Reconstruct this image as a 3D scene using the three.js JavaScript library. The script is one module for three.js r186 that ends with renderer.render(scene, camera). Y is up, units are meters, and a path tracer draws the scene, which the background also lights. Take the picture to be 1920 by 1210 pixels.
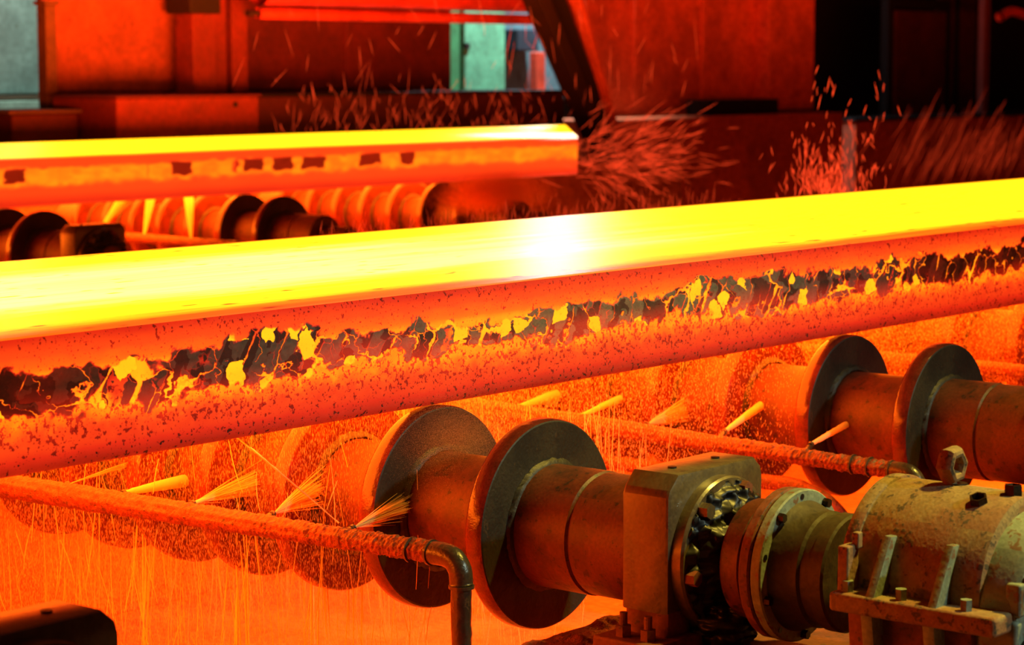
import * as THREE from 'three';
import { RoundedBoxGeometry } from 'three/addons/geometries/RoundedBoxGeometry.js';
import { mergeGeometries, toCreasedNormals, mergeVertices } from 'three/addons/utils/BufferGeometryUtils.js';
import { RectAreaLightUniformsLib } from 'three/addons/lights/RectAreaLightUniformsLib.js';

// ---------------------------------------------------------------- camera, exposure, lights
RectAreaLightUniformsLib.init();
const scene = new THREE.Scene();
scene.background = new THREE.Color(0x000000);
const camera = new THREE.PerspectiveCamera(15.944, 1920 / 1210, 0.1, 80);
camera.position.set(-3.759, 1.572, 3.005);
camera.up.set(0, 1, 0);
camera.lookAt(-3.759 + 0.766, 1.572 - 0.1116, 3.005 - 0.6329);
camera.focus = 4.95;
camera.userData.fStop = 5.6;
const renderer = new THREE.WebGLRenderer({ antialias: true });
renderer.toneMapping = THREE.LinearToneMapping;
renderer.toneMappingExposure = 1;
renderer.shadowMap.enabled = true;

const HOT = (r, g, b) => new THREE.Color().setRGB(r, g, b);
function areaLight(name, w, h, at, towards, color, intensity) {
  const l = new THREE.RectAreaLight(color, intensity, w, h);
  l.name = name;
  l.position.set(...at);
  l.lookAt(...towards);
  scene.add(l);
  return l;
}
// heat thrown off by the two slabs: one light just off each glowing face
areaLight('near_slab_glow_below', 30, 1.3, [3.3, 0.815, -0.985], [3.3, 0, -0.985], HOT(1, 0.13, 0.004), 17);
areaLight('near_slab_glow_above', 30, 1.25, [3.3, 1.1, -0.985], [3.3, 5, -0.985], HOT(1, 0.09, 0.006), 95);
areaLight('near_slab_glow_side', 30, 0.2, [3.3, 0.95, -0.295], [3.3, 0.95, 3], HOT(1, 0.045, 0.003), 1.9);
areaLight('far_slab_glow_below', 6.6, 1.9, [5.4, 0.815, -7.6], [5.4, 0, -7.6], HOT(1, 0.13, 0.004), 22);
areaLight('far_slab_glow_above', 6.6, 1.9, [5.4, 1.1, -7.6], [5.4, 5, -7.6], HOT(1, 0.075, 0.005), 74);
areaLight('far_slab_glow_side', 7, 0.2, [5.2, 0.95, -6.61], [5.2, 0.95, 0], HOT(1, 0.045, 0.003), 4);

// ---------------------------------------------------------------- helpers
const V = (x, y, z) => new THREE.Vector3(x, y, z);
let seed = 7;
const rnd = () => { seed = (seed + 0x6d2b79f5) | 0; let t = Math.imul(seed ^ (seed >>> 15), 1 | seed); t = (t + Math.imul(t ^ (t >>> 7), 61 | t)) ^ t; return ((t ^ (t >>> 14)) >>> 0) / 4294967296; };
const ran = (a, b) => a + (b - a) * rnd();
const gauss = () => (rnd() + rnd() + rnd() + rnd() - 2) * 0.87;
const clamp = (x, a = 0, b = 1) => Math.min(b, Math.max(a, x));
const sm = (a, b, x) => { const t = clamp((x - a) / (b - a)); return t * t * (3 - 2 * t); };
const mix = (a, b, t) => a + (b - a) * t;
const hash = (x, y, s) => { let h = Math.imul(x | 0, 374761393) + Math.imul(y | 0, 668265263) + Math.imul(s | 0, 1442695041); h = Math.imul(h ^ (h >>> 13), 1274126177); h ^= h >>> 16; return (h >>> 0) / 4294967296; };
const mod = (a, n) => ((a % n) + n) % n;
function noise(x, y, s = 0, px = 1e6, py = px) {
  const ix = Math.floor(x), iy = Math.floor(y), fx = x - ix, fy = y - iy, u = fx * fx * (3 - 2 * fx), v = fy * fy * (3 - 2 * fy);
  const x0 = mod(ix, px), x1 = mod(ix + 1, px), y0 = mod(iy, py), y1 = mod(iy + 1, py);
  return mix(mix(hash(x0, y0, s), hash(x1, y0, s), u), mix(hash(x0, y1, s), hash(x1, y1, s), u), v);
}
function fbm(x, y, s = 0, oct = 4, px = 1e6, py = px) {
  let a = 0.5, sum = 0, tot = 0;
  for (let i = 0; i < oct; i++) { sum += a * noise(x, y, s + i * 17, px, py); tot += a; a *= 0.5; x *= 2; y *= 2; px *= 2; py *= 2; }
  return sum / tot;
}
// distance to the nearest cell border, and the cell's own random number
function cells(x, y, s) {
  const ix = Math.floor(x), iy = Math.floor(y);
  let d1 = 9, d2 = 9, id = 0;
  for (let j = -1; j <= 1; j++) for (let i = -1; i <= 1; i++) {
    const cx = ix + i, cy = iy + j, dx = cx + hash(cx, cy, s) - x, dy = cy + hash(cx, cy, s + 1) - y, d = dx * dx + dy * dy;
    if (d < d1) { d2 = d1; d1 = d; id = hash(cx, cy, s + 2); } else if (d < d2) d2 = d;
  }
  return [Math.sqrt(d2) - Math.sqrt(d1), id];
}
function noise3(p, s) {  // three crossed noises, enough for lumps
  return (noise(p.x, p.y, s) + noise(p.y + 31.3, p.z, s + 5) + noise(p.z + 17.7, p.x, s + 9)) / 3;
}
function dataTex(w, h, fn, { srgb = false, float = false, repeat = true } = {}) {
  const d = float ? new Float32Array(w * h * 4) : new Uint8Array(w * h * 4), c = [0, 0, 0];
  for (let y = 0; y < h; y++) for (let x = 0; x < w; x++) {
    fn(x / w, y / h, c);
    const o = (y * w + x) * 4;
    for (let k = 0; k < 3; k++) d[o + k] = float ? c[k] : clamp(srgb ? (c[k] <= 0.0031308 ? c[k] * 12.92 : 1.055 * Math.pow(c[k], 1 / 2.4) - 0.055) : c[k]) * 255;
    d[o + 3] = float ? 1 : 255;
  }
  const t = new THREE.DataTexture(d, w, h, THREE.RGBAFormat, float ? THREE.FloatType : THREE.UnsignedByteType);
  t.magFilter = THREE.LinearFilter; t.minFilter = THREE.LinearFilter;
  if (repeat) t.wrapS = t.wrapT = THREE.RepeatWrapping;
  if (srgb) t.colorSpace = THREE.SRGBColorSpace;
  t.needsUpdate = true;
  return t;
}
const lerp3 = (c, a, b, t) => { for (let k = 0; k < 3; k++) c[k] = mix(a[k], b[k], t); };
// a worn surface: base colour, patches of a second, specks of a third; one tile is 0.5 m
function worn(s, base, patch, speck, { amount = 0.5, speckAmount = 0.72, size = 512, f = 4 } = {}) {
  const field = (u, v) => {
    const a = fbm(u * f, v * f, s, 5, f), b = fbm(u * f * 4, v * f * 4, s + 40, 4, f * 4), g = fbm(u * f * 16, v * f * 16, s + 80, 2, f * 16);
    return [a, b, g];
  };
  const map = dataTex(size, size, (u, v, c) => {
    const [a, b, g] = field(u, v);
    lerp3(c, base, patch, sm(amount - 0.12, amount + 0.12, a * 0.7 + b * 0.3));
    const k = 0.72 + 0.56 * g;
    for (let i = 0; i < 3; i++) c[i] *= k;
    if (speck) { const t = sm(speckAmount - 0.05, speckAmount + 0.05, b * 0.6 + g * 0.4); for (let i = 0; i < 3; i++) c[i] = mix(c[i], speck[i], t); }
  }, { srgb: true });
  const bump = dataTex(size, size, (u, v, c) => { const [a, b, g] = field(u, v); c[0] = c[1] = c[2] = clamp(a * 0.3 + b * 0.4 + g * 0.3); });
  return { map, bump };
}
const scaled = (t, k) => { const c = t.clone(); c.repeat.set(k, k); c.needsUpdate = true; return c; };
function mat(name, tex, { rough = 0.7, metal = 0, bump = 0.002, k = 2, color = 0xffffff, ...rest } = {}) {
  const m = new THREE.MeshPhysicalMaterial({ color, roughness: rough, metalness: metal, ...rest });
  m.name = name;
  if (tex) { m.map = scaled(tex.map, k); m.bumpMap = scaled(tex.bump, k); m.bumpScale = bump; }
  return m;
}
// uv in metres, taken across whichever axis a face looks along
function metric(g) {
  const n = g.index ? g.toNonIndexed() : g, p = n.attributes.position, q = n.attributes.normal, uv = new Float32Array(p.count * 2);
  for (let i = 0; i < p.count; i += 3) {
    let nx = 0, ny = 0, nz = 0;
    for (let k = 0; k < 3; k++) { nx += q.getX(i + k); ny += q.getY(i + k); nz += q.getZ(i + k); }
    nx = Math.abs(nx); ny = Math.abs(ny); nz = Math.abs(nz);
    for (let k = 0; k < 3; k++) {
      const x = p.getX(i + k), y = p.getY(i + k), z = p.getZ(i + k), o = (i + k) * 2;
      if (nx >= ny && nx >= nz) { uv[o] = z; uv[o + 1] = y; } else if (ny >= nz) { uv[o] = x; uv[o + 1] = z; } else { uv[o] = x; uv[o + 1] = y; }
    }
  }
  n.setAttribute('uv', new THREE.BufferAttribute(uv, 2));
  return n;
}
const box = (w, h, d, x = 0, y = 0, z = 0, r = 0.004) => metric(new RoundedBoxGeometry(w, h, d, 2, Math.min(r, w / 2.1, h / 2.1, d / 2.1)).translate(x, y, z));
// a turned shape about the z axis from [radius, z] pairs; lump(theta, z) adds to the radius
function turned(profile, seg = 64, crease = 0.5, lump) {
  let g = new THREE.LatheGeometry(profile.map(([r, z]) => new THREE.Vector2(Math.max(r, 1e-4), z)), seg);
  g.rotateX(Math.PI / 2);
  if (lump) {
    const p = g.attributes.position;
    for (let i = 0; i < p.count; i++) {
      const x = p.getX(i), y = p.getY(i), z = p.getZ(i), r = Math.hypot(x, y), d = lump(Math.atan2(y, x), z, r);
      p.setXY(i, x * (1 + d / r), y * (1 + d / r));
    }
  }
  g.deleteAttribute('uv'); g.deleteAttribute('normal');
  g = mergeVertices(g, 1e-6);
  g = toCreasedNormals(g, crease);
  return metric(g);
}
const bar = (r, z0, z1, x = 0, y = 0, seg = 24, bevel = 0.003) => turned([[0, z0], [r - bevel, z0], [r, z0 + bevel], [r, z1 - bevel], [r - bevel, z1], [0, z1]], seg).translate(x, y, 0);
const hexHead = (r, z0, z1, x = 0, y = 0) => { const g = toCreasedNormals(new THREE.CylinderGeometry(r * 0.94, r, z1 - z0, 6, 1).rotateX(Math.PI / 2).translate(x, y, (z0 + z1) / 2), 0.3); return metric(g); };
// a pipe along a curve with an uneven skin
function pipe(curve, r, { along = 60, around = 20, rough = 0, s = 1, f = 40, caps = true } = {}) {
  const frames = curve.computeFrenetFrames(along, false), pos = [], idx = [];
  for (let i = 0; i <= along; i++) {
    const c = curve.getPointAt(i / along), n = frames.normals[i], b = frames.binormals[i], R = typeof r === 'function' ? r(i / along) : r;
    for (let j = 0; j < around; j++) {
      const a = (j / around) * Math.PI * 2, d = V(0, 0, 0).addScaledVector(n, Math.cos(a)).addScaledVector(b, Math.sin(a)), p = c.clone().addScaledVector(d, R);
      if (rough) { const q = p.clone().multiplyScalar(f); p.addScaledVector(d, rough * ((noise3(q, s) - 0.5) * 1.6 + (noise3(q.multiplyScalar(2.7), s + 50) - 0.5))); }
      pos.push(p.x, p.y, p.z);
    }
  }
  for (let i = 0; i < along; i++) for (let j = 0; j < around; j++) { const a = i * around + j, b = i * around + (j + 1) % around, c = a + around, d = b + around; idx.push(a, c, b, b, c, d); }
  if (caps) for (const [ring, flip] of [[0, 0], [along, 1]]) {
    const c = curve.getPointAt(flip), at = pos.length / 3;
    pos.push(c.x, c.y, c.z);
    for (let j = 0; j < around; j++) { const a = ring * around + j, b = ring * around + (j + 1) % around; flip ? idx.push(at, a, b) : idx.push(at, b, a); }
  }
  const g = new THREE.BufferGeometry();
  g.setAttribute('position', new THREE.Float32BufferAttribute(pos, 3)); g.setIndex(idx);
  const v = curve.getPointAt(0.3).sub(curve.getPointAt(0.29));  // make sure that faces look outwards
  g.computeVertexNormals();
  const p0 = V(...pos.slice(0, 3)).sub(curve.getPointAt(0)), n0 = V(g.attributes.normal.getX(0), g.attributes.normal.getY(0), g.attributes.normal.getZ(0));
  if (p0.dot(n0) < 0) { for (let i = 0; i < idx.length; i += 3) [idx[i], idx[i + 1]] = [idx[i + 1], idx[i]]; g.setIndex(idx); g.computeVertexNormals(); }
  return metric(g);
}
const straight = (a, b) => new THREE.LineCurve3(a, b);
function prism(points, z0, z1, bevel = 0.004) {  // an outline in x and y pushed along z
  const s = new THREE.Shape(points.map(([x, y]) => new THREE.Vector2(x, y)));
  const g = new THREE.ExtrudeGeometry(s, { depth: z1 - z0 - 2 * bevel, bevelEnabled: bevel > 0, bevelSize: bevel, bevelOffset: -bevel, bevelThickness: bevel, bevelSegments: 2, curveSegments: 24 });
  g.translate(0, 0, z0 + bevel);
  return metric(toCreasedNormals(g, 0.45));
}
const used = new Map();
function numbered(name) { const k = used.get(name) ?? 0; used.set(name, k + 1); return k ? name + '_' + String(k).padStart(3, '0') : name; }
function mesh(name, geos, m, parent) {
  const list = [].concat(geos).map((g) => (g.index ? g.toNonIndexed() : g));
  const o = new THREE.Mesh(list.length > 1 ? mergeGeometries(list.map((g) => { const c = new THREE.BufferGeometry(); for (const k of ['position', 'normal', 'uv']) c.setAttribute(k, g.attributes[k]); return c; })) : geos.index ? geos : list[0], m);
  o.name = parent ? name : numbered(name);
  o.castShadow = o.receiveShadow = true;
  (parent ?? scene).add(o);
  return o;
}
function tag(o, label, category, group, kind) {
  if (label) o.userData.label = label;
  if (category) o.userData.category = category;
  if (group) o.userData.group = group;
  if (kind) o.userData.kind = kind;
  return o;
}
function thing(name, label, category, [x, y, z] = [0, 0, 0], group) {
  const o = new THREE.Group();
  o.name = numbered(name); o.position.set(x, y, z); scene.add(o);
  return tag(o, label, category, group);
}
function copyOf(root, [x, y, z], label) { const r = root.clone(); r.name = numbered(root.name.replace(/_\d{3}$/, '')); r.position.set(x, y, z); r.userData = { ...root.userData, label }; scene.add(r); return r; }
const struct = (name, geos, m) => tag(mesh(name, geos, m), null, null, null, 'structure');

// ---------------------------------------------------------------- materials
const tSteel = worn(3, [0.045, 0.034, 0.02], [0.024, 0.018, 0.012], [0.08, 0.048, 0.024], { amount: 0.5 });
const tRust = worn(11, [0.20, 0.056, 0.022], [0.12, 0.034, 0.014], [0.05, 0.026, 0.016], { amount: 0.5, speckAmount: 0.66 });
const tWet = worn(23, [0.17, 0.028, 0.014], [0.11, 0.02, 0.011], null, { amount: 0.5 });
const tBlock = worn(37, [0.105, 0.078, 0.032], [0.07, 0.048, 0.022], [0.04, 0.028, 0.016], { amount: 0.48, speckAmount: 0.7 });
const tDust = worn(31, [0.36, 0.25, 0.11], [0.34, 0.165, 0.075], [0.11, 0.08, 0.045], { amount: 0.49, speckAmount: 0.64, f: 5 });
const tTeal = worn(43, [0.22, 0.28, 0.22], [0.15, 0.19, 0.15], [0.16, 0.09, 0.045], { amount: 0.52, speckAmount: 0.66 });
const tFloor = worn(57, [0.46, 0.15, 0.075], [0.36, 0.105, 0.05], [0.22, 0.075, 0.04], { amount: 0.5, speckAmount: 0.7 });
const tPlain = worn(71, [0.82, 0.82, 0.82], [0.6, 0.6, 0.6], [0.4, 0.38, 0.36], { amount: 0.55, speckAmount: 0.74 });
const M = {
  steel: mat('dark oily steel', tSteel, { rough: 0.62 }),
  wheelFace: mat('black wheel face', tSteel, { rough: 0.55, color: 0xd8d4cc, k: 3 }),
  rim: mat('wet worn rim', tWet, { rough: 0.24, bump: 0.0009, k: 5, color: 0xdddddd }),
  hub: mat('rust brown hub', tRust, { rough: 0.55, bump: 0.0015, k: 3, color: 0xc8b4a8 }),
  rust: mat('rusty plate', tRust, { rough: 0.7, k: 2.5 }),
  block: mat('dirty bearing block', tBlock, { rough: 0.5, clearcoat: 0.6, clearcoatRoughness: 0.24, color: 0xa4a4a4, color: 0xffffff, k: 2.2 }),
  crust: mat('scaled pipe crust', tRust, { rough: 0.55, bump: 0.004, k: 8, color: 0xffd8c4 }),
  pipe: mat('dark wet pipe', tSteel, { rough: 0.3, k: 4, bump: 0.0015 }),
  sleeve: mat('dirty olive sleeve', tBlock, { color: 0xb4b4b4, rough: 0.6, k: 2.2 }),
  grease: new THREE.MeshPhysicalMaterial({ name: 'black grease', color: 0x0c0c0b, roughness: 0.45 }),
  dust: mat('dusty housing', tDust, { color: 0xe4e4e4, rough: 0.85, k: 2.4, bump: 0.0025 }),
  teal: mat('grey green paint', tTeal, { rough: 0.6, k: 2.4 }),
  bolt: mat('bright bolt', tSteel, { rough: 0.35, metal: 0.6, color: 0xffe8c8, k: 6, bump: 0.0005 }),
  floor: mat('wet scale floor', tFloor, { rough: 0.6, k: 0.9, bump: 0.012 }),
  wall: mat('sooty wall', tPlain, { rough: 0.9, k: 0.25, color: 0x070606 }),
  water: new THREE.MeshPhysicalMaterial({ name: 'spray water', color: 0xffdc94, roughness: 0.9, transmission: 0.45, thickness: 0, specularIntensity: 0.4 }),
};
const paint = (name, hex, k = 0.5, rough = 0.75) => mat(name, tPlain, { rough, k, color: hex, bump: 0.003 });

// ---------------------------------------------------------------- the slabs
const HEATS = [[0, 0.018, 0.003, 0.001], [0.2, 0.33, 0.009, 0.002], [0.4, 0.82, 0.024, 0.005], [0.6, 1.15, 0.075, 0.007], [0.75, 1.35, 0.18, 0.005], [0.9, 1.7, 0.5, 0.007], [1, 2.4, 1.0, 0.012], [1.2, 3.2, 1.5, 0.014], [1.3, 3.6, 1.8, 0.07], [1.5, 4.2, 2.2, 0.42]];
function heat(t, c) {
  for (let i = 1; i < HEATS.length; i++) if (t <= HEATS[i][0] || i === HEATS.length - 1) {
    const a = HEATS[i - 1], b = HEATS[i], k = clamp((t - a[0]) / (b[0] - a[0]));
    for (let j = 0; j < 3; j++) c[j] = mix(a[j + 1], b[j + 1], k);
    return;
  }
}
// the near slab's side: a cooled edge above and below, a hotter middle, broken plates of dark scale along it. v runs from the lower edge up.
function sideField(x, v) {
  const w1 = fbm(x * 7, v * 5, 5, 5), w2 = fbm(x * 40, v * 11, 9, 4), fine = fbm(x * 120, v * 34, 15, 3), slow = fbm(x * 1.3 + 3, 0.5, 21, 2);
  const mid = 0.585 + 0.10 * (fbm(x * 2.1, 0, 27, 2) - 0.5), half = 0.17 + 0.16 * (slow - 0.4);
  let T = mix(0.22, 0.49, sm(0.0, 0.2, v));
  T = mix(T, 0.82, sm(0.18, 0.44, v + (w2 - 0.5) * 0.12));
  T = mix(T, 0.66, sm(0.68, 0.80, v));
  T = mix(T, 0.54, sm(0.78, 0.92, v));
  T = mix(T, 0.38, sm(0.88, 1.0, v));
  T += (w1 - 0.5) * 0.10 + (w2 - 0.5) * 0.04;
  const rag = fbm(x * 24, v * 6, 57, 4);
  const band = 1 - sm(half * 0.75, half * 0.95, Math.abs(v - mid + (w1 - 0.5) * 0.2 + (rag - 0.5) * 0.24) + (w2 - 0.5) * 0.12);
  const wx = x + (w1 - 0.5) * 0.09 + (w2 - 0.5) * 0.03, wv = v + (w1 - 0.5) * 0.5 + (w2 - 0.5) * 0.22;
  const [edge, id] = cells(wx * 13, wv * 2.6, 33), [edge2, id2] = cells(wx * 30, wv * 6, 39), [, id3] = cells(x * 4.2 + w1, v * 0.8 + 0.3, 47);
  const [edge4, id4] = cells(x * 22 + (w2 - 0.5) * 0.8, v * 5.5 + (w1 - 0.5) * 0.8, 51), gone = (id4 < 0.12 && edge4 > 0.08 + (w2 - 0.5) * 0.25) ? 1 : 0, open = sm(0.45, 0.75, fbm(x * 9 + 5, v * 3, 63, 3) + 0.18 * (0.6 - v));
  let scale = band * (1 - gone) * sm(0.0, 0.05, edge - 0.13 * open + (w2 - 0.5) * 0.16);
  scale *= 1 - 0.9 * open * (1 - sm(0.0, 0.06, edge2 - 0.05 + (fine - 0.5) * 0.2));
  const bare = band * gone;
  T = mix(T, 0.92 - 0.06 * (w1 - 0.5), Math.max(bare, band * (1 - scale) * open));
  const off = Math.max(bare, band * (1 - scale) * open);
  const coolest = sm(mid - half * 0.9, mid + half * 0.3, v + (id3 - 0.5) * 0.25);  // the upper plates have cooled the most
  T = mix(T, mix(0.27, 0.02, coolest) + (id2 - 0.5) * 0.05 + (w1 - 0.5) * 0.16, scale);
  // pits and specks of scale outside the band
  const lower = sm(0.14, 0.3, v) * (1 - sm(mid - 0.12, mid, v)), upper = sm(mid, mid + 0.12, v) * (1 - sm(0.84, 0.94, v));
  const pit = sm(0.66, 0.71, fbm(x * 150, v * 36, 71, 3) + 0.11 * lower * (0.3 + 1.2 * w1) - 0.05 * upper - 0.035);
  T -= pit * (1 - scale) * (1 - 0.9 * off) * 0.3;
  const grit = sm(0.78, 0.82, fbm(x * 260, v * 70, 81, 2) + 0.05 * lower);
  T -= grit * (1 - scale) * (1 - 0.9 * off) * 0.16;
  return [T, scale, pit, id2, fine];
}
const SIDE_TILE = 2.2;
function sideTextures(x0) {
  const W = 2048, H = 256, F = new Float32Array(W * H * 5);
  for (let y = 0; y < H; y++) for (let x = 0; x < W; x++) F.set(sideField(x0 + (x / W) * SIDE_TILE, (y + 0.5) / H), (y * W + x) * 5);
  const at = (u, v) => (Math.min(H - 1, Math.round(v * H)) * W + Math.min(W - 1, Math.round(u * W))) * 5;
  return {
    emissive: dataTex(W, H, (u, v, c) => heat(F[at(u, v)], c), { float: true, repeat: false }),
    map: dataTex(W, H, (u, v, c) => { const i = at(u, v), s = F[i + 1]; lerp3(c, [0.02, 0.005, 0.002], F[i + 3] > 0.4 ? [0.17, 0.185, 0.12] : [0.08, 0.045, 0.03], s); const k = 0.65 + 0.7 * F[i + 4]; for (let j = 0; j < 3; j++) c[j] *= k; }, { srgb: true, repeat: false }),
    bump: dataTex(W, H, (u, v, c) => { const i = at(u, v); c[0] = c[1] = c[2] = clamp(0.35 + F[i + 1] * 0.5 - F[i + 2] * 0.2 + (F[i + 4] - 0.5) * 0.25); }, { repeat: false }),
  };
}
function slabMaterial(name, t, rough = 0.55, bump = 0.004) {
  const m = new THREE.MeshStandardMaterial({ color: 0xffffff, roughness: rough, emissive: 0xffffff, emissiveMap: t.emissive, emissiveIntensity: 1 });
  if (t.map) m.roughness = 0.75;
  m.name = name;
  if (t.map) m.map = t.map; else m.color.setRGB(0.3, 0.22, 0.15);
  if (t.bump) { m.bumpMap = t.bump; m.bumpScale = bump; }
  return m;
}
const sideA = slabMaterial('glowing slab side', sideTextures(-1.3)), sideB = slabMaterial('glowing slab side', sideTextures(-1.3 + SIDE_TILE));
// top: u along, v across from the front edge (0) to the back edge (1)
const topNear = slabMaterial('glowing slab top', { emissive: dataTex(2048, 256, (u, v, c) => {
  const x = -11.7 + u * 30.2, w = fbm(x * 1.5, v * 30, 91, 4), st = fbm(x * 3, v * 90, 95, 3), pale = 1 - sm(0.4, 2.6, x + (w - 0.5) * 2);
  let T = mix(0.72, 1.12, sm(0.0, 0.16, v + (w - 0.5) * 0.05));
  T = mix(T, 1.46, pale * sm(0.14, 0.34, v + (w - 0.5) * 0.12) * (1 - sm(0.66, 0.9, v + (w - 0.5) * 0.14)));  // paler yellow towards low x, away from both edges
  T = mix(T, 0.66, sm(0.955, 1.0, v));
  T += (st - 0.5) * 0.16 + (w - 0.5) * 0.1;
  T -= 0.4 * sm(0.80, 0.84, fbm(x * 14, v * 60, 99, 2));
  heat(T, c);
}, { float: true, repeat: false }) }, 0.34);
const topFar = slabMaterial('glowing slab top', { emissive: dataTex(256, 64, (u, v, c) => { heat(mix(0.8, 1.12, sm(0, 0.1, v)) + (fbm(u * 30, v * 8, 101, 3) - 0.5) * 0.1, c); }, { float: true, repeat: false }) }, 0.34);
const sideFar = slabMaterial('glowing slab side', {
  emissive: dataTex(1024, 128, (u, v, c) => {
    const x = u * 7, w = fbm(x * 4, v * 3, 111, 4), w2 = fbm(x * 14, v * 7, 117, 3);
    let T = mix(0.36, 0.55, sm(0.0, 0.3, v)) + (w - 0.5) * 0.06;
    T = mix(T, 0.77 + (w2 - 0.5) * 0.12, sm(0.34, 0.5, v + (w2 - 0.5) * 0.16) * (1 - sm(0.76, 0.84, v + (w2 - 0.5) * 0.14)));
    const [e, id] = cells(x * 4.2 + (w2 - 0.5) * 0.25, 0.5, 121);
    const gap = (id > 0.42 ? 1 : 0) * sm(0.01, 0.06, e - (id < 0.55 ? 0.4 : id < 0.8 ? 0.18 : 0)) * sm(0.5, 0.54, v + (w2 - 0.5) * 0.16) * (1 - sm(0.76, 0.82, v + (w - 0.5) * 0.1)) * (x < 5.9 ? 1 : 0);
    heat(mix(T, 0.08 + w2 * 0.08, gap), c);
  }, { float: true, repeat: false }),
}, 0.6);
const hotBelow = new THREE.MeshStandardMaterial({ name: 'glowing slab underside', color: 0x66402a, roughness: 0.7, emissive: 0xffffff });
hotBelow.emissive.setRGB(1.4, 0.21, 0.008);
// section: front side (with rounded edges), top, back, underside; material 0.. per strip and tile
function slab(name, label, x0, x1, zf, zb, yb, yt, tiles, materials, skew = 0) {
  const r = 0.016, ring = [], arc = (cy, cz, a0, a1, n) => { for (let i = 0; i <= n; i++) { const a = mix(a0, a1, i / n); ring.push([cy + r * Math.sin(a), cz + r * Math.cos(a)]); } };
  const P = Math.PI;
  arc(yb + r, zf - r, -P / 2, 0, 5);
  for (let i = 1; i < 8; i++) ring.push([mix(yb + r, yt - r, i / 8), zf]);
  arc(yt - r, zf - r, 0, P / 2, 5);
  const topFrom = ring.length - 3;
  for (let i = 1; i < 12; i++) ring.push([yt, mix(zf - r, zb + r, i / 12)]);
  arc(yt - r, zb + r, P / 2, P, 5);
  const topTo = ring.length - 3;
  arc(yb + r, zb + r, P, 1.5 * P, 5);
  const n = ring.length, at = [...new Set([x0, ...tiles, x1])].sort((a, b) => a - b);
  const pos = [], uv = [], nor = [], groups = [];
  const norm = (k) => { const [y, z] = ring[mod(k, n)]; const cy = clamp(y, yb + r, yt - r), cz = clamp(z, zb + r, zf - r); const dy = y - cy, dz = z - cz, l = Math.hypot(dy, dz) || 1; return [0, dy / l, dz / l]; };
  const xs = (k, x) => x + (x === x1 ? skew * (zf - ring[mod(k, n)][1]) : 0);
  const strips = [[0, topFrom, 'side'], [topFrom, topTo, 'top'], [topTo, n, 'under']];
  for (let i = 0; i + 1 < at.length; i++) for (const [a, b, kind] of strips) {
    const start = pos.length / 3;
    for (let k = a; k < b; k++) {
      const quad = [[k, at[i]], [k, at[i + 1]], [k + 1, at[i + 1]], [k + 1, at[i]]];
      for (const q of [0, 1, 2, 0, 2, 3]) {
        const [j, x] = quad[q], [y, z] = ring[mod(j, n)], u = (x - at[i]) / (at[i + 1] - at[i]);
        pos.push(xs(j, x), y, z); nor.push(...norm(j));
        uv.push(kind === 'top' ? (x - x0) / (x1 - x0) : u, kind === 'side' ? clamp((y - yb) / (yt - yb), 0.004, 0.996) : clamp((zf - z) / (zf - zb)));
      }
    }
    groups.push([start, pos.length / 3 - start, materials(kind, i)]);
  }
  for (const [x, dir] of [[x0, -1], [x1, 1]]) {
    const start = pos.length / 3;
    for (let k = 1; k + 1 < n; k++) for (const j of dir > 0 ? [0, k + 1, k] : [0, k, k + 1]) { pos.push(xs(j, x), ...ring[j]); nor.push(dir, 0, 0); uv.push(0.5, (ring[j][0] - yb) / (yt - yb)); }
    groups.push([start, pos.length / 3 - start, materials('end', 0)]);
  }
  const g = new THREE.BufferGeometry();
  g.setAttribute('position', new THREE.Float32BufferAttribute(pos, 3));
  g.setAttribute('normal', new THREE.Float32BufferAttribute(nor, 3));
  g.setAttribute('uv', new THREE.Float32BufferAttribute(uv, 2));
  const list = [];
  for (const [s, c, m] of groups) { if (!list.includes(m)) list.push(m); g.addGroup(s, c, list.indexOf(m)); }
  const o = new THREE.Mesh(g, list);
  o.name = numbered(name); o.castShadow = o.receiveShadow = true;
  scene.add(o);
  return tag(o, label, 'steel slab');
}
const tileEdges = [];
for (let x = -1.3 - 4 * SIDE_TILE; x < 18; x += SIDE_TILE) tileEdges.push(x);
slab('glowing_steel_slab', 'wide yellow-hot steel slab crossing the whole picture, with a band of flaking dark scale along its side', -11.7, 18.5, -0.313, -1.66, 0.826, 1.08, tileEdges, (kind, i) => (kind === 'side' ? (i % 2 ? sideA : sideB) : kind === 'top' ? topNear : hotBelow));
slab('glowing_steel_slab', 'second hot steel slab behind, its cut end in view and dark square gaps along its side', 1.6, 8.6, -6.63, -8.62, 0.826, 1.08, [], (kind) => (kind === 'side' || kind === 'end' ? sideFar : kind === 'top' ? topFar : hotBelow), 1.2);

// ---------------------------------------------------------------- the hall
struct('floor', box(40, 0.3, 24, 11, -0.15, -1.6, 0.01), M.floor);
struct('ceiling', box(40, 0.3, 24, 11, 9.15, -1.6, 0.01), M.wall);
struct('wall_back', box(40, 9, 0.3, 11, 4.5, -13.35, 0.01), M.wall);
struct('wall_front', box(40, 9, 0.3, 11, 4.5, 10.15, 0.01), M.wall);
struct('wall_left', box(0.3, 9, 24, -8.85, 4.5, -1.6, 0.01), M.wall);
struct('wall_right', box(0.3, 9, 24, 30.85, 4.5, -1.6, 0.01), M.wall);

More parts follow.
